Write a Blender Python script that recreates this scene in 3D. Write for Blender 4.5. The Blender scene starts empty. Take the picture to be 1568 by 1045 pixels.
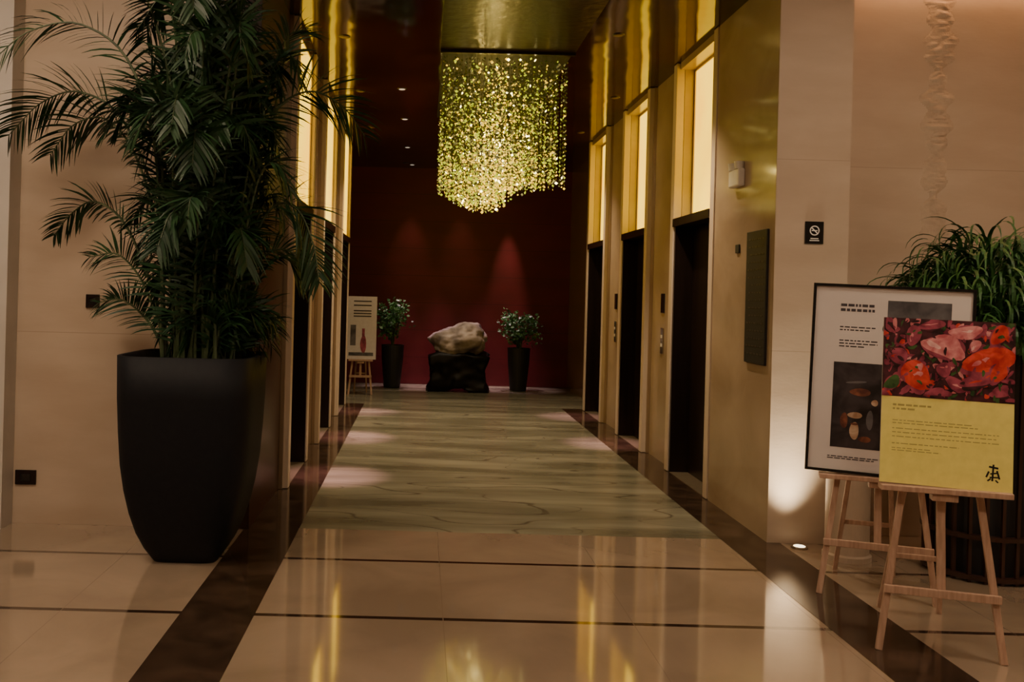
import bpy, math, random
from mathutils import Vector, Matrix, noise
random.seed(7)
S = bpy.context.scene
COL = S.collection

# ------------------------------------------------------------------ materials
def new_mat(name):
    m = bpy.data.materials.new(name); m.use_nodes = True
    nt = m.node_tree
    return m, nt, nt.nodes['Principled BSDF']

def pmat(name, c, rough=0.5, metal=0.0, c2=None, scale=8.0, stretch=(1,1,1), bump=0.0, bscale=None,
         coat=0.0, emit=None, estr=0.0, detail=4.0, spec=0.5, lo=0.35, hi=0.65, distort=0.0):
    m, nt, b = new_mat(name)
    N, L = nt.nodes, nt.links
    b.inputs['Roughness'].default_value = rough
    b.inputs['Metallic'].default_value = metal
    b.inputs['Coat Weight'].default_value = coat
    b.inputs['Specular IOR Level'].default_value = spec
    tc = N.new('ShaderNodeTexCoord'); mp = N.new('ShaderNodeMapping')
    mp.inputs['Scale'].default_value = stretch
    L.new(tc.outputs['Object'], mp.inputs['Vector'])
    nz = N.new('ShaderNodeTexNoise'); nz.inputs['Scale'].default_value = scale
    nz.inputs['Detail'].default_value = detail; nz.inputs['Distortion'].default_value = distort
    L.new(mp.outputs['Vector'], nz.inputs['Vector'])
    r = N.new('ShaderNodeValToRGB')
    r.color_ramp.elements[0].position = lo; r.color_ramp.elements[1].position = hi
    r.color_ramp.elements[0].color = (*c, 1)
    cc = c2 if c2 else tuple(min(1, x*1.15) for x in c)
    r.color_ramp.elements[1].color = (*cc, 1)
    L.new(nz.outputs['Fac'], r.inputs['Fac'])
    L.new(r.outputs['Color'], b.inputs['Base Color'])
    if bump > 0:
        n2 = N.new('ShaderNodeTexNoise'); n2.inputs['Scale'].default_value = bscale or scale
        L.new(mp.outputs['Vector'], n2.inputs['Vector'])
        bp = N.new('ShaderNodeBump'); bp.inputs['Strength'].default_value = bump
        bp.inputs['Distance'].default_value = 0.02
        L.new(n2.outputs['Fac'], bp.inputs['Height']); L.new(bp.outputs['Normal'], b.inputs['Normal'])
    if emit:
        b.inputs['Emission Color'].default_value = (*emit, 1)
        b.inputs['Emission Strength'].default_value = estr
    return m

def grid_lines(nt, tc_out, axis, period, offset, width):
    N, L = nt.nodes, nt.links
    sp = N.new('ShaderNodeSeparateXYZ'); L.new(tc_out, sp.inputs[0])
    a = N.new('ShaderNodeMath'); a.operation = 'SUBTRACT'; L.new(sp.outputs[axis], a.inputs[0]); a.inputs[1].default_value = offset
    d = N.new('ShaderNodeMath'); d.operation = 'PINGPONG'; L.new(a.outputs[0], d.inputs[0]); d.inputs[1].default_value = period/2
    l = N.new('ShaderNodeMath'); l.operation = 'LESS_THAN'; L.new(d.outputs[0], l.inputs[0]); l.inputs[1].default_value = width/2
    return l.outputs[0]

def mix_dark(nt, b, fac, col):
    N, L = nt.nodes, nt.links
    src = b.inputs['Base Color'].links[0].from_socket
    mx = N.new('ShaderNodeMix'); mx.data_type = 'RGBA'
    L.new(fac, mx.inputs['Factor']); L.new(src, mx.inputs[6]); mx.inputs[7].default_value = (*col, 1)
    L.new(mx.outputs[2], b.inputs['Base Color'])

M = {}
M['wall'] = pmat('beige_travertine', (0.48,0.37,0.27), 0.5, c2=(0.56,0.445,0.335), scale=1.6, stretch=(1,1,3.0), bump=0.03, bscale=20, detail=7)
nt = M['wall'].node_tree
tcn = [n for n in nt.nodes if n.type == 'TEX_COORD'][0]
mix_dark(nt, nt.nodes['Principled BSDF'], grid_lines(nt, tcn.outputs['Object'], 2, 1.2, 0.0, 0.005), (0.42,0.32,0.23))
M['rough_strip'] = pmat('split_travertine', (0.45,0.345,0.25), 0.8, c2=(0.54,0.425,0.315), scale=9, bump=0.4, bscale=25)
M['wall_plain'] = pmat('grey_plaster', (0.56,0.52,0.47), 0.6, scale=3)
M['gold_marble'] = pmat('polished_gold_marble', (0.34,0.25,0.155), 0.11, c2=(0.46,0.35,0.23), scale=1.3, stretch=(1,1,1.5), bump=0.02, bscale=3, detail=8, distort=0.6)
M['pier_marble'] = pmat('polished_beige_pier', (0.36,0.265,0.175), 0.18, c2=(0.45,0.34,0.235), scale=1.3, stretch=(1,1,1.5), detail=8, distort=0.6)
M['brown_marble'] = pmat('brown_marble_wall', (0.17,0.105,0.065), 0.15, c2=(0.25,0.16,0.10), scale=2, stretch=(1,1,2.5), detail=8, distort=0.8)
M['dark_wood'] = pmat('dark_wood_panel', (0.030,0.012,0.008), 0.3, c2=(0.05,0.02,0.013), scale=6, stretch=(1,1,0.2))
M['ceil'] = pmat('mahogany_lacquer_ceiling', (0.020,0.007,0.005), 0.09, c2=(0.034,0.011,0.008), scale=2, bump=0.40, bscale=1.5, coat=0.0, spec=0.55)
M['damper'] = pmat('dark_damper_sheet', (0.014,0.007,0.005), 0.30, c2=(0.022,0.011,0.007), scale=3, bump=0.25, bscale=12, spec=0.25)  # for the added sheet that dims the ceiling reflection
M['lobby_ceil'] = pmat('lobby_ceiling_paint', (0.55,0.46,0.37), 0.7)
M['red'] = pmat('maroon_wall', (0.105,0.005,0.010), 0.5, c2=(0.135,0.007,0.014), scale=1.5, stretch=(1,1,3))
nt = M['red'].node_tree; tcn = [n for n in nt.nodes if n.type == 'TEX_COORD'][0]
mix_dark(nt, nt.nodes['Principled BSDF'], grid_lines(nt, tcn.outputs['Object'], 2, 0.45, 0.0, 0.010), (0.07,0.003,0.007))
M['darkband'] = pmat('dark_emperador_marble', (0.028,0.017,0.011), 0.10, c2=(0.065,0.04,0.026), scale=5, detail=10, distort=1.0)
M['frame'] = pmat('champagne_metal', (0.50,0.40,0.27), 0.28, metal=0.8, c2=(0.58,0.47,0.32), scale=30, stretch=(1,1,0.05))
M['archi'] = pmat('beige_stone_architrave', (0.58,0.46,0.35), 0.3, c2=(0.66,0.54,0.42), scale=3, stretch=(1,1,0.5))
M['bronze'] = pmat('dark_bronze_door', (0.016,0.009,0.007), 0.3, metal=0.4, c2=(0.026,0.015,0.011), scale=20, stretch=(1,1,0.05))
M['black'] = pmat('black_gloss', (0.008,0.008,0.008), 0.15, scale=10)
M['basewood'] = pmat('carved_blackwood', (0.004,0.003,0.003), 0.5, scale=10, spec=0.2)
M['blackmatte'] = pmat('black_matte', (0.012,0.012,0.013), 0.55, scale=10)
M['pot'] = pmat('charcoal_planter', (0.006,0.007,0.010), 0.6, c2=(0.008,0.009,0.012), scale=30, bump=0.02, spec=0.2)
M['soil'] = pmat('potting_soil', (0.02,0.012,0.008), 0.95, scale=40, bump=0.5)
M['steel'] = pmat('brushed_steel', (0.45,0.42,0.36), 0.15, metal=1.0, scale=3, bump=0.02)
M['wood'] = pmat('beech_wood', (0.42,0.26,0.18), 0.45, c2=(0.54,0.35,0.25), scale=12, stretch=(6,6,0.6))
M['white'] = pmat('white_plastic', (0.75,0.72,0.66), 0.4)
M['stone'] = pmat('beige_stone', (0.50,0.40,0.30), 0.5, c2=(0.58,0.47,0.36), scale=6, bump=0.1)
M['rock'] = pmat('scholar_rock', (0.13,0.105,0.095), 0.65, c2=(0.46,0.39,0.36), scale=4, detail=8, bump=0.6)
M['palm'] = pmat('palm_leaf', (0.009,0.036,0.012), 0.5, c2=(0.020,0.068,0.018), scale=4)
M['stem'] = pmat('palm_stem', (0.035,0.06,0.022), 0.5, c2=(0.09,0.12,0.05), scale=12)
M['grass'] = pmat('spider_leaf', (0.018,0.075,0.016), 0.45, c2=(0.06,0.175,0.038), scale=6)
M['ficus'] = pmat('ficus_leaf', (0.03,0.11,0.03), 0.4, c2=(0.10,0.25,0.08), scale=9)
M['lamp'] = pmat('lamp_glow', (1,0.9,0.7), 0.5, emit=(1,0.80,0.5), estr=4)
M['lobby_fill'] = pmat('lobby_fill_glow', (1,0.9,0.7), 0.5, emit=(1,0.76,0.53), estr=35)  # emission of the added lobby fill panels
M['cove'] = pmat('cove_glow', (1,0.6,0.3), 0.5, emit=(1,0.50,0.22), estr=8)

def onyx():
    m, nt, b = new_mat('backlit_onyx'); N, L = nt.nodes, nt.links
    tc = N.new('ShaderNodeTexCoord'); mp = N.new('ShaderNodeMapping'); mp.inputs['Scale'].default_value = (1,1,0.6)
    L.new(tc.outputs['Object'], mp.inputs['Vector'])
    nz = N.new('ShaderNodeTexNoise'); nz.inputs['Scale'].default_value = 2.5; nz.inputs['Detail'].default_value = 6
    L.new(mp.outputs['Vector'], nz.inputs['Vector'])
    r = N.new('ShaderNodeValToRGB'); r.color_ramp.elements[0].position = 0.3; r.color_ramp.elements[1].position = 0.65
    r.color_ramp.elements[0].color = (1.0,0.50,0.008,1); r.color_ramp.elements[1].color = (1.0,0.66,0.02,1)
    L.new(nz.outputs['Fac'], r.inputs['Fac'])
    L.new(r.outputs['Color'], b.inputs['Emission Color']); L.new(r.outputs['Color'], b.inputs['Base Color'])
    b.inputs['Emission Strength'].default_value = 2.6; b.inputs['Roughness'].default_value = 0.2
    return m
M['onyx'] = onyx()

def lobby_floor():
    m = pmat('cream_marble_floor', (0.30,0.225,0.16), 0.08, c2=(0.42,0.32,0.23), scale=1.3, detail=8, distort=0.6, coat=0.8, spec=0.8)
    nt = m.node_tree; b = nt.nodes['Principled BSDF']; tc = [n for n in nt.nodes if n.type == 'TEX_COORD'][0]
    b.inputs['Coat Roughness'].default_value = 0.06; b.inputs['Coat IOR'].default_value = 1.55
    mix_dark(nt, b, grid_lines(nt, tc.outputs['Object'], 1, 0.90, 5.12, 0.035), (0.04,0.022,0.015))
    mix_dark(nt, b, grid_lines(nt, tc.outputs['Object'], 0, 0.88, -0.74, 0.004), (0.28,0.21,0.15))
    return m
M['lfloor'] = lobby_floor()
def green_floor():
    m, nt, b = new_mat('green_onyx_floor'); N, L = nt.nodes, nt.links
    tc = N.new('ShaderNodeTexCoord'); mp = N.new('ShaderNodeMapping'); mp.inputs['Scale'].default_value = (0.2,1.0,1)
    L.new(tc.outputs['Object'], mp.inputs['Vector'])
    nz = N.new('ShaderNodeTexNoise'); nz.inputs['Scale'].default_value = 3.0; nz.inputs['Detail'].default_value = 5; nz.inputs['Roughness'].default_value = 0.5
    L.new(mp.outputs['Vector'], nz.inputs['Vector'])
    r = N.new('ShaderNodeValToRGB'); e = r.color_ramp.elements
    e[0].position = 0.34; e[0].color = (0.105,0.098,0.064,1); e[1].position = 0.66; e[1].color = (0.27,0.255,0.185,1)
    x = e.new(0.5); x.color = (0.18,0.17,0.12,1)
    L.new(nz.outputs['Fac'], r.inputs['Fac'])
    prev = r.outputs['Color']
    for off, sc, th, amt in ((0.0,(0.40,1.6,1),0.005,0.7),(7.3,(0.55,1.3,1),0.003,0.4)):
        mp2 = N.new('ShaderNodeMapping'); mp2.inputs['Scale'].default_value = sc; mp2.inputs['Location'].default_value = (off,off,0)
        L.new(tc.outputs['Object'], mp2.inputs['Vector'])
        n2 = N.new('ShaderNodeTexNoise'); n2.inputs['Scale'].default_value = 0.9; n2.inputs['Detail'].default_value = 1.5
        L.new(mp2.outputs['Vector'], n2.inputs['Vector'])
        pp = N.new('ShaderNodeMath'); pp.operation = 'PINGPONG'; pp.inputs[1].default_value = 0.06; L.new(n2.outputs['Fac'], pp.inputs[0])
        lt = N.new('ShaderNodeMapRange'); lt.inputs['From Min'].default_value = 0.0; lt.inputs['From Max'].default_value = th
        lt.inputs['To Min'].default_value = amt; lt.inputs['To Max'].default_value = 0.0
        L.new(pp.outputs[0], lt.inputs['Value'])
        mx = N.new('ShaderNodeMix'); mx.data_type = 'RGBA'; L.new(lt.outputs[0], mx.inputs['Factor'])
        L.new(prev, mx.inputs[6]); mx.inputs[7].default_value = (0.05,0.038,0.022,1)
        prev = mx.outputs[2]
    L.new(prev, b.inputs['Base Color'])
    b.inputs['Roughness'].default_value = 0.25
    return m
M['gfloor'] = green_floor()

def flat(name, c, rough=0.45, var=1.08):
    return pmat(name, c, rough, c2=tuple(min(1, x*var+0.002) for x in c), scale=25)

# ------------------------------------------------------------------ mesh helpers
def mesh(name, verts, faces, mats, parent=None, fm=None, smooth=False):
    me = bpy.data.meshes.new(name); me.from_pydata([tuple(v) for v in verts], [], faces)
    if not isinstance(mats, (list, tuple)): mats = [mats]
    for m in mats: me.materials.append(m)
    if fm:
        for p, i in zip(me.polygons, fm): p.material_index = i
    if smooth:
        for p in me.polygons: p.use_smooth = True
    me.update()
    o = bpy.data.objects.new(name, me); COL.objects.link(o)
    if parent: o.parent = parent
    return o

def empty(name, loc=(0,0,0), rot=(0,0,0)):
    e = bpy.data.objects.new(name, None); e.location = loc; e.rotation_euler = rot
    e.empty_display_size = 0.1; COL.objects.link(e); return e

class MB:
    def __init__(s): s.v = []; s.f = []; s.m = []
    def add(s, vs, fs, mi=0):
        o = len(s.v); s.v += [tuple(v) for v in vs]; s.f += [tuple(i+o for i in f) for f in fs]; s.m += [mi]*len(fs)
    def box(s, a, b, mi=0):
        x0,y0,z0 = a; x1,y1,z1 = b
        if x0 > x1: x0,x1 = x1,x0
        if y0 > y1: y0,y1 = y1,y0
        if z0 > z1: z0,z1 = z1,z0
        s.add([(x0,y0,z0),(x1,y0,z0),(x1,y1,z0),(x0,y1,z0),(x0,y0,z1),(x1,y0,z1),(x1,y1,z1),(x0,y1,z1)],
              [(3,2,1,0),(4,5,6,7),(0,1,5,4),(1,2,6,5),(2,3,7,6),(3,0,4,7)], mi)
    def beam(s, p, q, w, t, mi=0, ref=(1,0,0)):
        p = Vector(p); q = Vector(q); d = (q-p).normalized(); r = Vector(ref)
        r = (r - d*r.dot(d)).normalized(); u = d.cross(r)
        vs = []
        for c in (p, q):
            for a, b in ((-1,-1),(1,-1),(1,1),(-1,1)): vs.append(c + r*a*w/2 + u*b*t/2)
        s.add(vs, [(3,2,1,0),(4,5,6,7),(0,1,5,4),(1,2,6,5),(2,3,7,6),(3,0,4,7)], mi)
    def tube(s, pts, rads, n=6, mi=0):
        pts = [Vector(p) for p in pts]; vs = []; fs = []
        for i, p in enumerate(pts):
            d = (pts[min(i+1,len(pts)-1)] - pts[max(i-1,0)]).normalized()
            r = d.orthogonal().normalized() if abs(d.z) > .98 else d.cross(Vector((0,0,1))).normalized()
            u = d.cross(r)
            for k in range(n):
                a = 2*math.pi*k/n; vs.append(p + (r*math.cos(a)+u*math.sin(a))*rads[i])
        for i in range(len(pts)-1):
            for k in range(n):
                fs.append((i*n+k, i*n+(k+1)%n, (i+1)*n+(k+1)%n, (i+1)*n+k))
        fs.append(tuple(range(n))[::-1]); fs.append(tuple((len(pts)-1)*n+k for k in range(n)))
        s.add(vs, fs, mi)
    def lathe(s, prof, n=32, c=(0,0), exp=2.0, mi=0, cap=True):
        vs = []; fs = []
        for r, z in prof:
            for k in range(n):
                a = 2*math.pi*(k+0.5)/n; ca, sa = math.cos(a), math.sin(a)
                f = (abs(ca)**exp + abs(sa)**exp)**(-1/exp)
                vs.append((c[0]+r*f*ca, c[1]+r*f*sa, z))
        for i in range(len(prof)-1):
            for k in range(n):
                fs.append((i*n+k, i*n+(k+1)%n, (i+1)*n+(k+1)%n, (i+1)*n+k))
        if cap:
            fs.append(tuple(range(n))[::-1]); fs.append(tuple((len(prof)-1)*n+k for k in range(n)))
        s.add(vs, fs, mi)
    def obj(s, name, mats, parent=None, smooth=False, bevel=0):
        o = mesh(name, s.v, s.f, mats, parent, s.m, smooth)
        if bevel:
            b = o.modifiers.new('bevel', 'BEVEL'); b.width = bevel; b.segments = 2; b.limit_method = 'ANGLE'
        return o

def box(name, a, b, mat, parent=None, bevel=0):
    m = MB(); m.box(a, b); return m.obj(name, mat, parent, bevel=bevel)

# ------------------------------------------------------------------ room shell
LX, RX = -0.98, 2.20      # corridor side faces (front of the door surrounds)
PLX, PRX = -1.04, 2.26    # pier faces, set back between the surrounds
YF = 5.72                 # lobby wall plane
ZC = 3.58                 # corridor ceiling
DOORS = [(7.0,8.0),(9.05,10.05),(11.1,12.1)]
ZH = 2.18                 # door head
YB = 15.15

m = MB()
m.box((-5,-4,-0.1),(5,YF+0.05,0), 0)
m.box((LX-0.4,YF+0.05,-0.1),(RX+0.5,YB+0.2,0), 1)
m.obj('floor', [M['lfloor'], M['gfloor']])
m = MB()
for x0,x1 in ((LX-0.09,-0.73),(1.93,RX+0.08)):
    m.box((x0,-4,0.0),(x1,12.3,0.0015))
m.obj('trim_1', M['darkband'])
m = MB(); m.box((RX+0.5,YF+0.05,-0.1),(5,6.1,0)); m.box((-5,YF+0.05,-0.1),(LX-0.4,6.1,0)); m.obj('floor_edge', M['lfloor'])

def side_wall(name, side, mats):
    m = MB(); X = PLX if side < 0 else PRX; s = side
    XN = PLX if side < 0 else RX
    segs = [(YF,6.90,0,XN),(6.90,7.0,1,X),(8.0,9.05,1,X),(10.05,11.1,1,X),(12.1,12.3,1,X)]
    for a,b,mi,xx in segs: m.box((xx,a,0),(X+s*0.36,b,ZC), mi)
    for a,b in DOORS:
        m.box((X+s*0.20,a,0),(X+s*0.36,b,ZC), 1)
        m.box((X-s*0.04,a,3.52),(X+s*0.3,b,ZC), 1)
    m.box((X+s*0.19,12.3,0),(X+s*0.36,YB,ZC), 2)
    return m.obj(name, mats)
side_wall('wall_left', -1, [M['dark_wood'], M['brown_marble'], M['dark_wood']])
side_wall('wall_right', 1, [M['gold_marble'], M['pier_marble'], M['brown_marble']])
box('wall_back', (LX-0.42,YB,0),(RX+0.42,YB+0.15,ZC), M['red'])
box('ceiling', (LX-0.42,YF+0.01,ZC),(RX+0.42,YB+0.15,ZC+0.12), M['ceil'])

ZL = 3.95
m = MB(); m.box((-5,YF-0.004,0),(-1.52,YF,ZL)); m.box((-5,YF,0),(LX-0.42,YF+0.3,ZL))
m.obj('wall_front_left', M['wall'])
box('wall_panel_left', (-1.52,YF-0.006,0),(PLX-0.001,YF-0.0,ZL), M['dark_wood'])
box('wall_pier_left', (-5,YF-0.16,0),(-2.52,YF-0.005,ZL), M['wall_plain'])
m = MB(); m.box((RX+0.001,YF-0.006,0),(2.66,YF-0.0,ZL)); m.box((RX+0.42,YF,0),(2.66,5.96,ZL)); m.box((2.66,5.96,0),(5,6.1,ZL))
m.obj('wall_front_right', M['wall'])
box('wall_header', (PLX,YF-0.004,ZC),(RX,YF+0.008,ZL), M['wall'])
box('wall_lobby_left', (-5.1,-4,0),(-5,6,ZL), M['wall'])
box('wall_lobby_right', (5,-4,0),(5.1,6.1,ZL), M['wall'])
box('wall_lobby_rear', (-5.1,-4.1,0),(5.1,-4,ZL), M['wall'])
box('ceiling_lobby', (-5.1,-4.1,ZL),(5.1,6.1,ZL+0.1), M['lobby_ceil'])
# rough split stone strip on right wall : displaced relief
vs = []; fs = []; nx, nz_ = 26, 180
for j in range(nz_+1):
    for i in range(nx+1):
        u = i/nx; z = 1.96+1.98*j/nz_
        edge = 0.09+0.07*noise.noise(Vector((0.3,0,z*3)))+0.07*noise.noise(Vector((4,0,z*11)))
        x = 3.33+(u-0.5)*2*0.16
        d = abs(x-3.33-0.03*noise.noise(Vector((9,0,z*2))))/max(0.02,edge)
        t = max(0,1-d**2)*(0.005+0.022*abs(noise.noise(Vector((x*10,0,z*26)))))*min(1,(z-1.96)*4)
        vs.append((x,5.9601-t,z))
for j in range(nz_):
    for i in range(nx):
        a = j*(nx+1)+i; fs.append((a,a+1,a+nx+2,a+nx+1))
mesh('trim_2', vs, fs, M['rough_strip'])

# ------------------------------------------------------------------ elevators
def elevator(side, a, b, n):
    X = LX if side < 0 else RX; s = side
    e = empty('door_%d' % n)
    m = MB()
    yc = (a+b)/2
    m.box((X+s*0.16,a+0.03,0.004),(X+s*0.2,yc-0.003,ZH-0.04)); m.box((X+s*0.16,yc+0.003,0.004),(X+s*0.2,b-0.03,ZH-0.04))
    m.box((X+s*0.2,a+0.01,0.004),(X+s*0.255,b-0.01,ZH))
    m.obj('leaves', M['bronze'], e)
    m = MB()
    m.box((X-s*0.0,a+0.002,0.003),(X+s*0.255,a+0.035,ZH)); m.box((X-s*0.0,b-0.035,0.003),(X+s*0.255,b-0.002,ZH))
    m.box((X-s*0.02,a+0.002,ZH-0.04),(X+s*0.255,b-0.002,ZH+0.03))
    m.obj('jamb', M['bronze'], e)
    m = MB()
    w = 0.10
    for y0,y1 in ((a-w,a-0.002),(b+0.002,b+w)):
        m.box((X-s*0.012,y0,0.003),(X+s*0.059,y1,ZC-0.005))
    m.obj('frame', M['archi'], e, bevel=0.006)
    m = MB()
    for y0,y1 in ((a-w-0.02,a-w-0.001),(b+w+0.001,b+w+0.02)):
        m.box((X+s*0.03,y0,0.003),(X+s*0.059,y1,ZC-0.005))
    m.obj('metal_bead', M['frame'], e)
    m = MB(); m.box((X+s*0.0,a+0.04,0.0022),(X+s*0.158,b-0.04,0.006)); m.obj('sill', M['frame'], e)
    r = 0.03 if side < 0 else 0.15
    l = empty('backlit_wall_panel')
    box('onyx_sheet', (X+s*r,a+0.03,ZH+0.06),(X+s*(r+0.02),b-0.03,3.50), M['onyx'], l)
    m = MB()
    m.box((X+s*(r-0.01),a+0.002,ZH+0.031),(X+s*(r+0.03),a+0.03,3.518)); m.box((X+s*(r-0.01),b-0.03,ZH+0.031),(X+s*(r+0.03),b-0.002,3.518))
    m.box((X+s*(r-0.01),a+0.03,ZH+0.031),(X+s*(r+0.03),b-0.03,ZH+0.06)); m.box((X+s*(r-0.01),a+0.03,3.50),(X+s*(r+0.03),b-0.03,3.518))
    m.obj('surround', M['frame'], l)
k = 1
for side in (-1,1):
    for a,b in DOORS:
        elevator(side,a,b,k); k += 1

def call_plate(X, s, y):
    e = empty('elevator_call_panel')
    box('plate', (X-s*0.001,y-0.045,1.0),(X-s*0.012,y+0.045,1.24), M['steel'], e, 0.003)
    box('indicator', (X-s*0.001,y-0.05,1.38),(X-s*0.014,y+0.05,1.56), M['black'], e, 0.003)
    m = MB()
    for z in (1.08,1.16): m.box((X-s*0.012,y-0.015,z-0.015),(X-s*0.017,y+0.015,z+0.015))
    m.obj('buttons', M['white'], e)
for y in (8.52,10.57): call_plate(PRX,1,y); call_plate(PLX,-1,y)

e = empty('wall_directory_board')
box('board', (RX,5.80,1.10),(RX-0.018,6.16,1.97), M['blackmatte'], e, 0.004)
m = MB(); rr = random.Random(5); z = 1.16
gold = flat('dull_gold', (0.04,0.034,0.025))
while z < 1.93:
    y = 5.84
    while y < 6.10:
        w = rr.uniform(0.015,0.05); m.box((RX-0.018,y,z),(RX-0.0195,min(y+w,6.13),z+0.009)); y += w+0.014
    z += 0.05
m.obj('lettering', gold, e)

e = empty('emergency_light')
box('housing', (RX,6.27,2.30),(RX-0.05,6.47,2.42), M['white'], e, 0.01)
m = MB()
for y in (6.31,6.43):
    m.tube([(RX-0.03,y,2.42),(RX-0.03,y,2.47)],[0.03,0.035],12)
m.obj('heads', M['white'], e)
box('wall_switch', (RX,6.33,1.84),(RX-0.012,6.40,1.90), M['blackmatte'], None, 0.003)

e = empty('no_smoking_sign')
box('plate', (2.385,YF-0.006,1.875),(2.50,YF-0.016,2.015), M['black'], e, 0.002)
m = MB(); n = 28; cx, cz = 2.4425, 1.958
vs = []; fs = []
for k in range(n):
    a = 2*math.pi*k/n
    for r in (0.024,0.031): vs.append((cx+r*math.cos(a), YF-0.0172, cz+r*math.sin(a)))
for k in range(n): fs.append((2*k,2*k+1,(2*k+3)%(2*n),(2*k+2)%(2*n)))
m.add(vs,fs); m.beam((cx-0.02,YF-0.0175,cz+0.02),(cx+0.02,YF-0.0175,cz-0.02),0.006,0.001,ref=(1,0,1))
m.box((cx-0.018,YF-0.0165,cz-0.003),(cx+0.018,YF-0.0172,cz+0.003))
m.box((cx-0.03,YF-0.0165,1.893),(cx+0.03,YF-0.0172,1.899)); m.box((cx-0.025,YF-0.0165,1.905),(cx+0.025,YF-0.0172,1.911))
m.obj('symbol', M['white'], e)

def socket(name, x, z, w, h):
    e = empty(name)
    box('plate', (x-w/2,YF-0.0035,z-h/2),(x+w/2,YF-0.016,z+h/2), M['bronze'], e, 0.003)
    box('insert', (x-w/4,YF-0.016,z-h/4),(x+w/4,YF-0.020,z+h/4), M['black'], e)
socket('thermostat', -2.05, 1.40, 0.085, 0.085)
socket('wall_socket', -2.44, 0.29, 0.13, 0.09)

# ------------------------------------------------------------------ lights
def spot(name, loc, target, power, angle, col, blend=0.5, size=0.03, parent=None):
    l = bpy.data.lights.new(name, 'SPOT'); l.energy = power; l.spot_size = math.radians(angle); l.spot_blend = blend
    l.color = col; l.shadow_soft_size = size
    o = bpy.data.objects.new(name, l); COL.objects.link(o); o.location = loc
    o.rotation_euler = (Vector(target)-Vector(loc)).to_track_quat('-Z','Y').to_euler()
    if parent: o.parent = parent
    return o
def downlight(x, y, z, power, angle, col, tgt=None, glow=None, blend=0.5):
    e = empty('ceiling_downlight')
    m = MB(); m.lathe([(0.045,z-0.006),(0.05,z-0.001)],20,(x,y)); m.obj('trim_ring', M['bronze'], e)
    m = MB(); m.lathe([(0.03,z-0.009),(0.033,z-0.0065)],20,(x,y)); m.obj('lens', glow or M['lamp'], e)
    spot('beam', (x,y,z-0.03), tgt or (x,y,0), power, angle, col, parent=e, blend=blend)
PINK = (1,0.50,0.56); WARM = (1,0.76,0.52)
M['lamp_dim'] = pmat('lamp_glow_dim', (0.5,0.4,0.3), 0.5, emit=(1,0.80,0.6), estr=0.6)
M['lamp_off'] = pmat('lamp_lens_shaded', (0.12,0.08,0.06), 0.4)
for x,y,p in ((-0.68,7.45,1300),(-0.68,9.45,1300),(-0.68,11.5,900),(1.95,9.45,1100),(1.95,11.5,900)):
    downlight(x,y,ZC,p,17,PINK, glow=M['lamp_off'], blend=1.0)
for x,y,p in ((-0.25,9.3,220),(-0.25,10.9,180),(-0.25,13.0,90),(1.5,7.2,240),(1.5,11.2,200)):
    downlight(x,y,ZC,p,95,WARM, glow=M['lamp_dim'] if x < 0 else M['lamp_off'], blend=0.8)  # right-hand pair added only to light the corridor, lenses kept dark
for x,p,zt,an in ((-0.2,46,1.5,34),(0.63,33,1.5,34),(1.42,250,1.35,22)):
    downlight(x,14.75,ZC,p,an,WARM,(x,15.15,zt), glow=M['lamp_dim'], blend=1.0)
for x in (-0.3,0.3,1.0,1.6):
    downlight(x,14.6,ZC,420,26,(1,0.60,0.70),(x,14.75,0), glow=M['lamp_off'], blend=0.9)
downlight(0.6,13.6,ZC,170,20,WARM,(0.6,14.3,0.9), glow=M['lamp_off'], blend=0.9)

e = empty('floor_uplight')
m = MB(); m.lathe([(0.05,0.0),(0.05,0.010),(0.04,0.012)],24,(2.36,5.61)); m.obj('ring', M['steel'], e)
m = MB(); m.lathe([(0.035,0.0125),(0.03,0.015)],24,(2.36,5.61)); m.obj('lens', M['lamp'], e)
spot('beam', (2.33,5.56,0.03), (2.28,5.68,1.2), 130, 70, (1,0.84,0.60), 1.0, 0.06, e)

for i,(x,y) in enumerate(((-2.2,1.5),(1.2,0.5),(3.2,3.2),(-2.4,3.6))):
    e = empty('lobby_fill_panel')  # unseen glowing panel, added to light the lobby
    box('diffuser', (x-0.35,y-0.35,ZL-0.03),(x+0.35,y+0.35,ZL-0.012), M['lobby_fill'], e)
    m = MB()
    for a,b in (((x-0.4,y-0.4,ZL-0.04),(x+0.4,y-0.35,ZL-0.001)),((x-0.4,y+0.35,ZL-0.04),(x+0.4,y+0.4,ZL-0.001)),
                ((x-0.4,y-0.35,ZL-0.04),(x-0.35,y+0.35,ZL-0.001)),((x+0.35,y-0.35,ZL-0.04),(x+0.4,y+0.35,ZL-0.001))): m.box(a,b)
    m.obj('rim', M['frame'], e)
box('trim_3', (2.68,5.86,3.62),(4.98,5.955,3.66), M['cove'])

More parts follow.
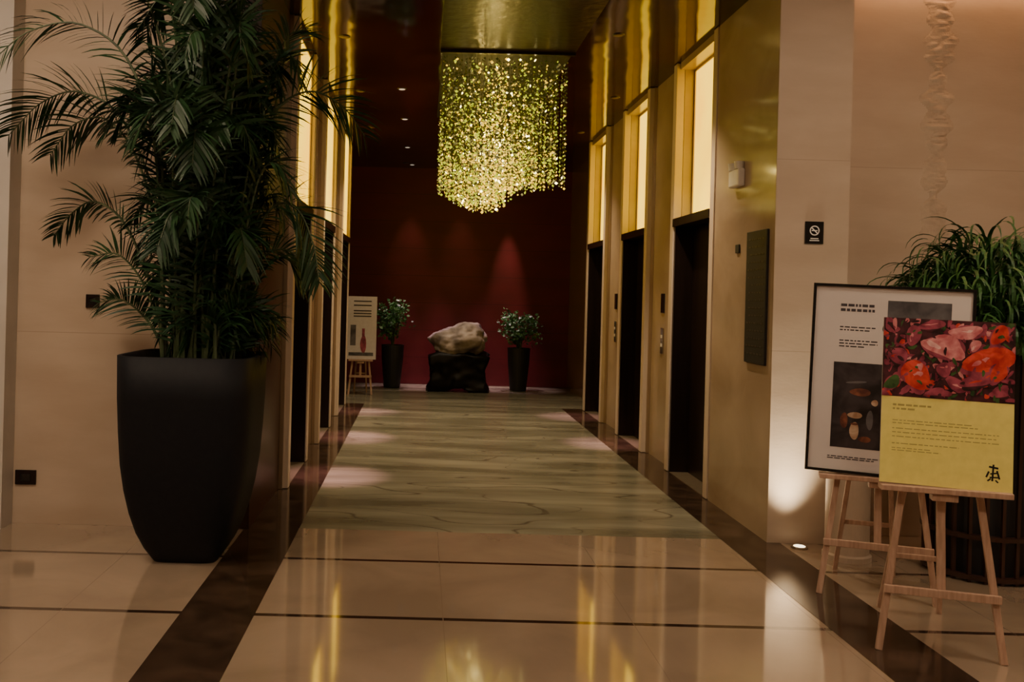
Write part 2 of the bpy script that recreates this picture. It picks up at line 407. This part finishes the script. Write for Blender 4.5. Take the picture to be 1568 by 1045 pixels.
# ------------------------------------------------------------------ chandelier
ch = empty('crystal_chandelier')
m = MB(); m.box((0.13,7.76,ZC-0.012),(1.23,10.7,ZC-0.001)); m.obj('canopy', M['blackmatte'], ch)
m = MB(); m.box((0.11,7.72,ZC-0.035),(1.25,7.76,ZC-0.001)); m.obj('canopy_rim', M['bronze'], ch)
m = MB(); m.box((0.11,5.9,ZC-0.010),(1.25,7.72,ZC-0.001)); m.obj('reflection_damper', M['damper'], ch)  # added dark sheet, damps the crystals' reflection in the ceiling
def em(name,c,e,s,rough=0.15): return pmat(name,c,rough,emit=e,estr=s,scale=20)  # emission stands in for lamplight caught in the crystals
CM = [em('crystal_gold_glow',(0.5,0.34,0.05),(1,0.60,0.022),2.1), em('crystal_lime_glow',(0.28,0.33,0.03),(0.60,0.66,0.02),1.2),
      em('crystal_clear_glow',(0.34,0.35,0.20),(0.65,0.66,0.28),0.14,0.05), em('crystal_dim_glow',(0.04,0.04,0.01),(0.21,0.22,0.012),0.09,0.1),
      em('crystal_spark_glow',(1,0.9,0.5),(1,0.78,0.26),13)]  # painted sparkle, strongest glow
m = MB(); rr = random.Random(11)
for sx in range(21):
    for sy in range(17):
        x = 0.17+1.02*sx/20+rr.uniform(-0.025,0.025); y = 7.82+2.75*(sy/16)**1.5+rr.uniform(-0.03,0.03)
        u = (x-0.68)/0.5
        zb = 1.5+0.110*y - 0.07*math.sin(3.0*u+2.6) - 0.05*(1-u*u) + rr.uniform(-0.05,0.05) + (0.06 if u > 0.1 else 0)
        m.beam((x,y,zb),(x,y,ZC-0.02),0.0015,0.0015,3)
        z = zb
        while z < ZC-0.04:
            t = (z-zb)/(ZC-zb)
            core = max(0, 1-abs(u+0.05)*1.7)
            q = rr.random()
            lowz = max(0,1-t*2.0)
            pg = 0.03+0.24*lowz+0.36*core*(1-0.5*t); pl = 0.22*(1-t)+0.08  # painted light: more glowing pieces at the core and low down
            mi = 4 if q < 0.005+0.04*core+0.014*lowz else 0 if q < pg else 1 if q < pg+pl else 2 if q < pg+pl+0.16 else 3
            s = rr.uniform(0.008,0.017); a = rr.uniform(0,6.28); tl = rr.uniform(-0.7,0.7)
            R = Matrix.Rotation(a,3,'Z') @ Matrix.Rotation(tl,3,'X')
            o = Vector((x,y,z))
            pts = [o+R@Vector(p) for p in ((s,0,0),(0,s*0.35,0),(-s,0,0),(0,-s*0.35,0),(0,0,s*0.9),(0,0,-s*0.9))]
            m.add(pts,[(0,1,4),(1,2,4),(2,3,4),(3,0,4),(1,0,5),(2,1,5),(3,2,5),(0,3,5)],mi)
            z += rr.uniform(0.027,0.048)
m.obj('crystal_strands', CM, ch)
for y in (8.3,9.6):
    l = bpy.data.lights.new('bulb','POINT'); l.energy = 13; l.color = (1,0.68,0.18); l.shadow_soft_size = 0.03
    o = bpy.data.objects.new('bulb',l); COL.objects.link(o); o.location = (0.62,y,2.9); o.parent = ch

# ------------------------------------------------------------------ palm
def bez(pts, n):
    P = [Vector(p) for p in pts]; P = [P[0]*2-P[1]] + P + [P[-1]*2-P[-2]]; out = []
    segs = len(P)-3
    for i in range(n+1):
        t = i/n*segs; k = min(int(t), segs-1); t -= k
        a,b,c,d = P[k:k+4]
        out.append(0.5*((2*b)+(c-a)*t+(2*a-5*b+4*c-d)*t*t+(3*b-a-3*c+d)*t**3))
    return out
def frond(mb, pts, rnd, L=0.27, roll=0.9, start=0.3, dens=30, yclamp=5.66, w=0.0085, stemr=0.009):
    c = bez(pts, 28)
    mb.tube(c, [stemr*(1-i/30)+0.002 for i in range(29)], 5, 1)
    for i in range(dens):
        t = start+(1-start)*i/(dens-1); f = t*28; k = min(int(f),27); p = c[k].lerp(c[k+1], f-k)
        d = (c[k+1]-c[k]).normalized()
        s = d.cross(Vector((0,0,1))); s = s.normalized() if s.length > 0.05 else Vector((0,1,0))
        nrm = s.cross(d).normalized()
        u = (t-start)/(1-start)
        ln = L*(0.45+0.75*math.sin(math.pi*min(1,u*0.85+0.12)))*rnd.uniform(0.85,1.1)
        for sg in (-1,1):
            sd = (s*math.cos(roll)*sg + nrm*math.sin(roll)*sg*0.9 + nrm*0.25)
            dr = (d*(0.55+0.5*u)+sd*0.9+Vector((rnd.uniform(-.12,.12),rnd.uniform(-.12,.12),rnd.uniform(-.1,.1)))).normalized()
            q = p.copy(); step = ln/4
            wd = dr.cross(nrm).normalized() if abs(dr.dot(nrm)) < 0.95 else s
            wd = (wd + Vector((rnd.uniform(-.5,.5),rnd.uniform(-.5,.5),rnd.uniform(-.5,.5)))).normalized()
            vs = []
            for j in range(5):
                ww = w*(0.5,1,0.95,0.6,0.08)[j]
                for sgn in (-1,1):
                    v = q+wd*ww*sgn
                    if v.y > yclamp: v.y = yclamp - rnd.uniform(0,0.02)
                    vs.append(v)
                dr = (dr+Vector((0,0,-0.16))).normalized(); q = q+dr*step
            mb.add(vs,[(2*j,2*j+1,2*j+3,2*j+2) for j in range(4)],0)
PX, PY, PZ = -1.26, 5.15, 1.13
pl = empty('potted_palm')
m = MB()
prof = [(0.175,0.0),(0.185,0.015),(0.225,0.08),(0.265,0.17),(0.298,0.28),(0.323,0.40),(0.342,0.54),(0.354,0.72),(0.362,0.90),(0.366,1.13),(0.345,1.13),(0.335,1.08),(0.33,1.05)]
m.lathe(prof, 64, (PX,PY), exp=6.0); m.obj('planter', M['pot'], pl, smooth=False)
for p in bpy.data.objects['planter'].data.polygons: p.use_smooth = len(p.vertices) == 4 and p.center.z < 1.12
m = MB(); m.lathe([(0.325,1.06),(0.325,1.075),(0.2,1.09)],40,(PX,PY),exp=6.0); m.obj('soil', M['soil'], pl)
m = MB(); rp = random.Random(21)
hand = [
 [(-1.36,1.1),(-1.45,2.0),(-1.63,2.70),(-1.90,2.93),(-2.17,2.88),(-2.36,2.70)],
 [(-1.35,1.1),(-1.45,1.8),(-1.68,2.40),(-1.93,2.58),(-2.15,2.52),(-2.33,2.33)],
 [(-1.40,1.1),(-1.50,1.8),(-1.65,2.25),(-1.83,2.45),(-2.02,2.42),(-2.16,2.25)],
 [(-1.42,1.1),(-1.52,1.5),(-1.68,1.85),(-1.85,1.97),(-1.98,1.90),(-2.07,1.78)],
 [(-1.43,1.1),(-1.48,1.3),(-1.60,1.55),(-1.74,1.68),(-1.90,1.66)],
 [(-1.43,1.1),(-1.48,1.2),(-1.58,1.33),(-1.72,1.42),(-1.86,1.40)],
 [(-1.15,1.1),(-1.05,1.9),(-0.88,2.45),(-0.68,2.62),(-0.48,2.55),(-0.34,2.38)],
 [(-1.15,1.1),(-1.02,1.6),(-0.85,1.95),(-0.70,1.95),(-0.60,1.75),(-0.56,1.55)],
 [(-1.15,1.1),(-1.05,1.8),(-0.98,2.3),(-0.88,2.75),(-0.80,2.95),(-0.70,3.0)],
 [(-1.30,1.1),(-1.35,2.2),(-1.50,2.95),(-1.68,3.25),(-1.90,3.2)],
 [(-1.25,1.1),(-1.22,2.2),(-1.18,3.0),(-1.08,3.35),(-0.92,3.4)],
 [(-1.22,1.1),(-1.15,2.2),(-1.05,2.95),(-0.95,3.20),(-0.82,3.25)],
 [(-1.28,1.1),(-1.30,2.3),(-1.34,3.1),(-1.40,3.5),(-1.50,3.65)],
 [(-1.12,1.1),(-1.00,1.5),(-0.88,1.7),(-0.75,1.72),(-0.66,1.6)],
]
for i,h in enumerate(hand):
    yo = rp.uniform(-0.28,0.22)
    n = len(h); pts = [(x, PY+rp.uniform(-0.08,0.08) if j == 0 else PY+yo*j/(n-1), z) for j,(x,z) in enumerate(h)]
    frond(m, pts, rp, L=0.24 if i not in (3,4,5,13) else 0.17, roll=rp.choice((-1,1))*rp.uniform(0.8,1.2), start=0.36, dens=36)
for i in range(30):
    a = rp.uniform(0,2*math.pi); ca, sa = math.cos(a), math.sin(a)
    if sa > 0: sa *= 0.45
    H = rp.uniform(1.7,3.2); R = rp.uniform(0.2,0.44)
    bx, by = PX+rp.uniform(-0.16,0.16), PY+rp.uniform(-0.16,0.14)
    pts = [(bx,by,1.08),(bx+ca*R*0.12,by+sa*R*0.12,1.1+(H-1.1)*0.55),(bx+ca*R*0.4,by+sa*R*0.4,H*0.95+0.03),
           (bx+ca*R*0.75,by+sa*R*0.7,H+0.05),(bx+ca*R*1.1,by+sa*R,H-0.15)]
    frond(m, pts, rp, L=rp.uniform(0.2,0.27), roll=rp.uniform(-1.2,1.2), start=0.3, dens=34)
for i in range(66):
    a = rp.uniform(0,2*math.pi); ca, sa = math.cos(a), math.sin(a)
    if sa > 0: sa *= 0.4
    H = rp.uniform(1.25,2.85); R = rp.uniform(0.12,0.30)
    bx, by = PX+rp.uniform(-0.10,0.24), PY+rp.uniform(-0.14,0.14)
    cx_ = 0.10*(H-1.1)/1.3
    pts = [(bx,by,1.08),(bx+ca*R*0.3+cx_*0.5,by+sa*R*0.3,1.1+(H-1.1)*0.5),(bx+ca*R*0.6+cx_,by+sa*R*0.6,H),(bx+ca*R+cx_,by+sa*R,H+0.06),(bx+ca*R*1.3+cx_,by+sa*R*1.1,H-0.08)]
    frond(m, pts, rp, L=rp.uniform(0.17,0.24), roll=rp.uniform(-1.2,1.2), start=0.12, dens=32, w=0.010, stemr=0.007)
m.obj('fronds', [M['palm'], M['stem']], pl)

# ------------------------------------------------------------------ leafy plant right + planter
gp = empty('potted_spider_plant')
GX, GY = 3.22, 5.22
m = MB()
m.lathe([(0.24,0.0),(0.24,0.03),(0.22,0.03),(0.235,0.7),(0.25,1.28),(0.235,1.28),(0.23,1.22)],32,(GX,GY))
for k in range(22):
    a = 2*math.pi*k/22; c,s_ = math.cos(a), math.sin(a)
    m.beam((GX+0.275*c,GY+0.275*s_,0.0),(GX+0.285*c,GY+0.285*s_,1.30),0.018,0.018,1)
for z in (0.03,0.25,1.28):
    m.lathe([(0.262,z-0.012),(0.298,z-0.012),(0.298,z+0.012),(0.262,z+0.012),(0.262,z-0.012)],32,(GX,GY),cap=False,mi=1)
m.obj('slatted_planter', [M['blackmatte'], M['dark_wood']], gp)
m = MB(); m.lathe([(0.23,1.22),(0.2,1.25)],24,(GX,GY)); m.obj('soil', M['soil'], gp)
m = MB(); rg = random.Random(4)
for i in range(1800):
    a = rg.uniform(0,6.283); r0 = 0.41*math.sqrt(rg.random()); zb = 1.24+rg.uniform(0.0,0.66)*(1-(r0/0.50)**2)
    bx, by = GX+r0*math.cos(a), GY+r0*math.sin(a)
    a += rg.uniform(-1.2,1.2)
    ln = rg.uniform(0.24,0.44); n = 11
    el = rg.uniform(0.8,1.5); curl = rg.uniform(2.2,4.6); tw = rg.uniform(-1.5,1.5)
    p = Vector((bx,by,zb)); vs = []
    for j in range(n):
        t = j/(n-1); e_ = el-curl*t**1.2; aa = a+tw*t
        d = Vector((math.cos(aa)*math.cos(e_), math.sin(aa)*math.cos(e_), math.sin(e_)))
        w = 0.0075*(1-t**3)+0.0008; sd = Vector((-math.sin(aa),math.cos(aa),0.3))
        for sg in (-1,1):
            v = p+sd*w*sg; v.y = min(v.y, 5.92); vs.append(v)
        p = p+d*ln/(n-1)
    m.add(vs,[(2*j,2*j+1,2*j+3,2*j+2) for j in range(n-1)])
m.obj('leaves', M['grass'], gp)

m = MB()
m.lathe([(0.135,0),(0.135,0.03),(0.122,0.04),(0.122,0.80),(0.135,0.82),(0.135,0.86),(0.02,0.865)],40,(2.56,5.42))
m.obj('stone_pedestal', M['stone'], None, smooth=False)

# ------------------------------------------------------------------ easels
def rect(mb, u0, v0, u1, v1, w, mi=0):
    mb.add([(u0,-w,v0),(u1,-w,v0),(u1,-w,v1),(u0,-w,v1)],[(0,1,2,3)],mi)
def ell(mb, u, v, a, b, rot, w, mi, n=18):
    vs = []
    for k in range(n):
        t = 2*math.pi*k/n; x = a*math.cos(t); y = b*math.sin(t)*(1+0.15*math.cos(t))
        vs.append((u+x*math.cos(rot)-y*math.sin(rot), -w, v+x*math.sin(rot)+y*math.cos(rot)))
    mb.add(vs,[tuple(range(n))],mi)
def easel(name, loc, yaw, ledge_z, half, top, back, lean):
    e = empty(name, loc, (0,0,yaw))
    m = MB()
    tx = half*0.30
    for s in (-1,1):
        m.beam((s*half,0.0,0.0),(s*tx,lean*top/1.4+0.045,top),0.028,0.022)
        m.beam((s*half*0.55,back,0.0),(s*0.035,lean*top/1.4+0.075,top-0.08),0.024,0.02)
    zc = 0.27; xc = half+(tx-half)*zc/top
    m.beam((-xc-0.02,-0.0,zc),(xc+0.02,-0.0,zc),0.035,0.02,ref=(0,0,1))
    m.beam((0,0.012,zc-0.02),(0,lean*top/1.4+0.06,top+0.0),0.034,0.02)
    xb = half*0.55*(1-zc/top)+0.01
    m.beam((-xb,back*(1-zc/top)+0.03,zc+0.02),(xb,back*(1-zc/top)+0.03,zc+0.02),0.025,0.016,ref=(0,0,1))
    m.box((-half*1.05,-0.035,ledge_z-0.028),(half*1.05,0.045,ledge_z-0.004))
    m.box((-0.05,-0.02,ledge_z-0.06),(0.05,0.04,ledge_z-0.03))
    m.obj('wooden_stand', M['wood'], e, bevel=0.003)
    return e
E1 = easel('poster_easel', (2.265,3.92,0), math.radians(-17), 0.73, 0.24, 1.30, 0.62, 0.09)
b1 = empty('poster_board', (0.0,0.0,0.728), (math.radians(-5.5),math.radians(1.2),0)); b1.parent = E1
W1, H1 = 0.255, 0.72
box('board', (-W1,0,0),(W1,0.008,H1), flat('poster_edge',(0.6,0.58,0.5)), b1)
def grad(name, c, c2, sc=18): return pmat(name, c, 0.35, c2=c2, scale=sc, detail=6, lo=0.38, hi=0.62, distort=0.5)
PC = [grad('print_dark',(0.02,0.008,0.01),(0.09,0.02,0.03)), grad('print_pink',(0.50,0.10,0.13),(0.78,0.33,0.34)), grad('print_red',(0.42,0.015,0.02),(0.75,0.08,0.06)),
      grad('print_rose',(0.16,0.02,0.045),(0.42,0.08,0.13)), grad('print_green',(0.02,0.05,0.015),(0.07,0.15,0.04)), flat('print_yellow',(0.84,0.74,0.20)),
      flat('print_grey',(0.42,0.36,0.11)), flat('print_black',(0.01,0.01,0.01)), grad('print_lpink',(0.66,0.30,0.32),(0.88,0.58,0.56))]
m = MB(); rect(m,-W1,0,W1,0.375,0.0006,5); rect(m,-W1,0.375,W1,H1,0.0006,0)
rc = random.Random(9)
layer = 0.0008
def clampell(u,v,a,b,rot,mi):
    global layer
    n = 22; vs = []
    k1, k2 = rc.uniform(-.35,.35), rc.uniform(-.2,.2)
    for k in range(n):
        t = 2*math.pi*k/n; q = 1+k1*math.cos(2*t+1)*0.5+k2*math.sin(3*t); x = a*math.cos(t)*q; y = b*math.sin(t)*(1+0.2*math.cos(t))*q
        uu = u+x*math.cos(rot)-y*math.sin(rot); vv = v+x*math.sin(rot)+y*math.cos(rot)
        vs.append((max(-W1,min(W1,uu)),-layer,max(0.376,min(H1,vv))))
    m.add(vs,[tuple(range(n))],mi); layer += 0.000012
def petal(u,v,a,b,rot,mi,hi):
    clampell(u,v,a,b,rot,3 if mi != 3 else 0); clampell(u+0.003,v+0.004,a*0.95,b*0.92,rot,mi)
    for q in range(5):
        o = rc.uniform(-0.5,0.5); clampell(u+a*o*math.cos(rot)+rc.uniform(-.004,.004),v+a*o*math.sin(rot)+b*rc.uniform(-0.1,0.5),a*rc.uniform(0.15,0.4),b*rc.uniform(0.08,0.22),rot+rc.uniform(-.3,.3),hi if q%2 else mi)
for i in range(330):
    clampell(rc.uniform(-W1,W1), rc.uniform(0.385,0.715), rc.uniform(0.008,0.028), rc.uniform(0.004,0.014), rc.uniform(0,3.14), rc.choice((0,0,0,3,3,3,4,1,2)))
for (u,v,a,b,r,mi,hi) in ((-0.22,0.43,0.04,0.025,0.7,4,4),(0.03,0.44,0.05,0.03,-0.5,3,1),(-0.07,0.69,0.06,0.02,0.2,3,1),(-0.2,0.55,0.04,0.04,0,3,2),(-0.14,0.64,0.05,0.03,1.2,3,1),
     (0.06,0.665,0.07,0.03,0.1,1,8),(0.19,0.66,0.05,0.03,1.0,2,2),(0.12,0.47,0.08,0.035,0.5,3,2),(0.2,0.42,0.05,0.025,0.2,3,3),(-0.04,0.40,0.05,0.02,0.1,3,3),
     (-0.13,0.47,0.055,0.075,0.2,2,1),(-0.02,0.50,0.03,0.035,0,3,1),(0.15,0.55,0.11,0.055,0.3,2,1),(0.19,0.50,0.05,0.03,0.9,2,3),(-0.02,0.60,0.09,0.05,-0.3,1,8),(0.10,0.61,0.03,0.02,1.0,1,8)):
    petal(u,v,a,b,r,mi,hi)
for i in range(60):
    clampell(rc.uniform(-W1,W1), rc.uniform(0.385,0.715), rc.uniform(0.006,0.02), rc.uniform(0.003,0.007), rc.uniform(0,3.14), rc.choice((0,3,4,0)))
def textlines(mb, u0, u1, v, h, mi, w, rnd):
    u = u0
    while u < u1:
        l = rnd.uniform(0.008,0.03); rect(mb,u,v,min(u+l,u1),v+h,w,mi); u += l+0.006
for v,u1,h in ((0.335,-0.06,0.008),(0.318,-0.12,0.008),(0.27,0.10,0.0035),(0.258,0.12,0.0035),(0.235,0.2,0.0035),(0.218,0.19,0.0035),(0.20,0.2,0.0035),(0.17,0.05,0.0035),(0.15,-0.06,0.0035),(0.14,-0.02,0.0035)):
    textlines(m,-0.21,u1,v,h,6,0.0012,rc)
for a,b,w in (((0.165,0.105),(0.20,0.10),0.008),((0.182,0.115),(0.178,0.045),0.007),((0.165,0.085),(0.155,0.06),0.007),((0.195,0.09),(0.205,0.055),0.007),
              ((0.17,0.075),(0.195,0.08),0.006),((0.168,0.06),(0.2,0.062),0.006),((0.16,0.045),(0.172,0.055),0.006),((0.19,0.05),(0.2,0.04),0.006)):
    m.beam((a[0],-0.0013,a[1]),(b[0],-0.0013,b[1]),w,0.0004,7,ref=(b[1]-a[1],0,-(b[0]-a[0])))
m.obj('print', PC, b1)

E2 = easel('poster_easel', (2.36,4.66,0), math.radians(-19), 0.63, 0.27, 1.45, 0.50, 0.06)
b2 = empty('framed_poster', (0.02,0.0,0.628), (math.radians(-3.0),math.radians(1.6),0)); b2.parent = E2
W2, H2 = 0.375, 0.975
m = MB(); f = 0.014
m.box((-W2,-0.012,0),(-W2+f,0.018,H2)); m.box((W2-f,-0.012,0),(W2,0.018,H2)); m.box((-W2+f,-0.012,0),(W2-f,0.018,f)); m.box((-W2+f,-0.012,H2-f),(W2-f,0.018,H2))
m.obj('frame', M['black'], b2)
glossp = pmat('poster_paper', (0.66,0.60,0.58), 0.25, coat=0.8, scale=3, c2=(0.70,0.64,0.62))
box('backing', (-W2+f,0.0,f),(W2-f,0.012,H2-f), glossp, b2)
PC2 = [grad('photo_dark',(0.012,0.01,0.012),(0.05,0.04,0.045),9), grad('photo_brown',(0.08,0.025,0.02),(0.25,0.09,0.05)), grad('photo_grey',(0.05,0.048,0.055),(0.14,0.13,0.14),7), flat('ink',(0.05,0.04,0.05)), grad('photo_cream',(0.35,0.20,0.12),(0.6,0.45,0.33))]
m = MB()
rect(m,-0.26,0.13,0.02,0.57,0.0008,0); rect(m,-0.02,0.80,0.27,0.90,0.0008,2); rect(m,0.05,0.62,0.33,0.78,0.0008,2)
for (u,v,a,b,r,mi) in ((-0.13,0.42,0.05,0.02,0,1),(-0.15,0.30,0.035,0.016,0,4),(-0.15,0.22,0.022,0.045,0,4),(-0.08,0.28,0.016,0.05,0,2),(-0.2,0.27,0.018,0.04,0,1),(-0.1,0.18,0.03,0.015,0,1),(-0.06,0.37,0.016,0.016,0,4),(-0.15,0.47,0.05,0.006,0.1,2),(-0.15,0.255,0.018,0.006,0,1)):
    ell(m,u,v,a,b,r,0.0011+0.0004*v,mi)
rc2 = random.Random(2)
for v,u0,u1,h in ((0.86,-0.24,-0.08,0.014),(0.835,-0.24,-0.08,0.014),(0.75,-0.24,-0.07,0.006),(0.735,-0.24,-0.1,0.006),(0.68,-0.24,-0.06,0.006),(0.665,-0.24,-0.06,0.006),(0.65,-0.24,-0.12,0.006),(0.08,-0.27,-0.02,0.005),(0.07,-0.27,-0.05,0.005)):
    textlines(m,u0,u1,v,h,3,0.0010,rc2)
m.obj('print', PC2, b2)
def text(s, size, loc, mat, parent):
    c = bpy.data.curves.new('heading','FONT'); c.body = s; c.size = size; c.materials.append(mat)
    o = bpy.data.objects.new('heading', c); COL.objects.link(o); o.parent = parent; o.location = loc; o.rotation_euler = (math.radians(90),0,0)
text('C', 0.10, (-0.045,-0.0015,0.72), PC2[3], b2); text('W', 0.08, (-0.03,-0.0015,0.655), PC2[3], b2)

E3 = easel('poster_easel', (-0.86,13.35,0), 0.05, 0.52, 0.17, 1.2, 0.35, 0.06)
b3 = empty('poster_board', (0,0,0.52), (math.radians(-4),0,0)); b3.parent = E3
box('board', (-0.22,0,0),(0.22,0.015,0.92), flat('far_poster',(0.62,0.58,0.60)), b3)
m = MB()
ell(m,0.03,0.22,0.045,0.13,0,0.001,0); rect(m,0.01,0.3,0.05,0.45,0.0011,0); rect(m,-0.16,0.2,-0.08,0.5,0.001,1); rect(m,-0.18,0.05,0.18,0.10,0.001,1)
for v in (0.84,0.78,0.70,0.66,0.62): rect(m,-0.12,v,0.14,v+0.018,0.001,2)
m.obj('print', [PC[3],PC2[2],PC2[3]], b3)

# ------------------------------------------------------------------ rock sculpture
rk = empty('scholar_rock_sculpture')
import bmesh
bm = bmesh.new(); bmesh.ops.create_icosphere(bm, subdivisions=5, radius=1)
for v in bm.verts:
    p = v.co.copy()
    d = 1+0.24*noise.noise(p*1.3+Vector((3,1,0)))+0.12*noise.noise(p*3.1)+0.05*noise.noise(p*8)
    v.co = Vector((p.x*0.44*d, p.y*0.28*d, max(-0.2,p.z*0.27*d + p.x*0.06)))
    if p.x > 0.3: v.co.z += 0.04*(p.x-0.3)
me = bpy.data.meshes.new('rock'); bm.to_mesh(me); bm.free(); me.materials.append(M['rock'])
for p in me.polygons: p.use_smooth = True
o = bpy.data.objects.new('rock', me); COL.objects.link(o); o.parent = rk; o.location = (0.62,14.3,0.76)
bm = bmesh.new(); bmesh.ops.create_cube(bm, size=1); bmesh.ops.subdivide_edges(bm, edges=bm.edges[:], cuts=18, use_grid_fill=True)
for v in bm.verts:
    x,y,z = v.co
    w = 0.94*(1-0.14*math.sin((z+0.5)*math.pi))
    n_ = noise.noise(Vector((x*5,y*5,z*5)))*0.06
    rnd_ = (1-0.25*max(0,abs(x)*2-0.7))
    v.co = Vector((x*w+n_, y*0.55+n_, (z+0.5)*(0.58+n_)*(rnd_ if z > 0 else 1) + (0.07*(1-abs(x)/0.3) if z < -0.4 and abs(x) < 0.3 else 0)))
me = bpy.data.meshes.new('carved_base'); bm.to_mesh(me); bm.free(); me.materials.append(M['basewood'])
for p in me.polygons: p.use_smooth = True
o = bpy.data.objects.new('carved_base', me); COL.objects.link(o); o.parent = rk; o.location = (0.60,14.3,0)

def ficus(x, y, seed, cz, rx, rz):
    r = random.Random(seed); e = empty('potted_ficus')
    m = MB(); m.lathe([(0.12,0),(0.13,0.02),(0.17,0.45),(0.18,0.68),(0.165,0.68),(0.16,0.63)],28,(x,y)); m.obj('pot', M['blackmatte'], e, smooth=False)
    m = MB(); m.lathe([(0.158,0.63),(0.1,0.65)],20,(x,y)); m.obj('soil', M['soil'], e)
    m = MB()
    tips = []
    for i in range(34):
        a = r.uniform(0,6.28); R = r.uniform(0.1,1)
        t = Vector((x+rx*R*math.cos(a), y+0.25*R*math.sin(a), cz+rz*r.uniform(-0.9,1)))
        m.tube([(x,y,0.6),(x+(t.x-x)*0.3,y+(t.y-y)*0.3,(0.6+t.z)/2+0.05),t],[0.008,0.006,0.003],5,1); tips.append(t)
    for t in tips:
        for j in range(26):
            p = t+Vector((r.gauss(0,0.055),r.gauss(0,0.05),r.gauss(0,0.05)))
            d = Vector((r.uniform(-1,1),r.uniform(-1,1),r.uniform(-0.8,0.5))).normalized(); s = d.orthogonal().normalized()
            s = Matrix.Rotation(r.uniform(0,6.28),3,d) @ s
            L = r.uniform(0.045,0.075); w = L*0.33
            m.add([p,p+d*L*0.5+s*w,p+d*L,p+d*L*0.5-s*w],[(0,1,2,3)],0)
    m.obj('foliage', [M['ficus'], M['stem']], e)
ficus(-0.43,14.5,1,1.10,0.20,0.24)
ficus(1.57,14.5,2,1.00,0.26,0.20)

# ------------------------------------------------------------------ world, camera
w = bpy.data.worlds.new('world'); S.world = w; w.use_nodes = True
w.node_tree.nodes['Background'].inputs[0].default_value = (0.02,0.015,0.01,1)
cam = bpy.data.cameras.new('camera'); co = bpy.data.objects.new('camera', cam); COL.objects.link(co)
cam.sensor_width = 36; cam.lens = 36*1400/1568
cam.shift_x = 0.0886; cam.shift_y = -0.0462; cam.clip_start = 0.05
co.matrix_world = Matrix.Translation((0,0,1.5)) @ Matrix.Rotation(math.radians(90),4,'X') @ Matrix.Rotation(math.radians(1.5),4,'Z')
S.camera = co
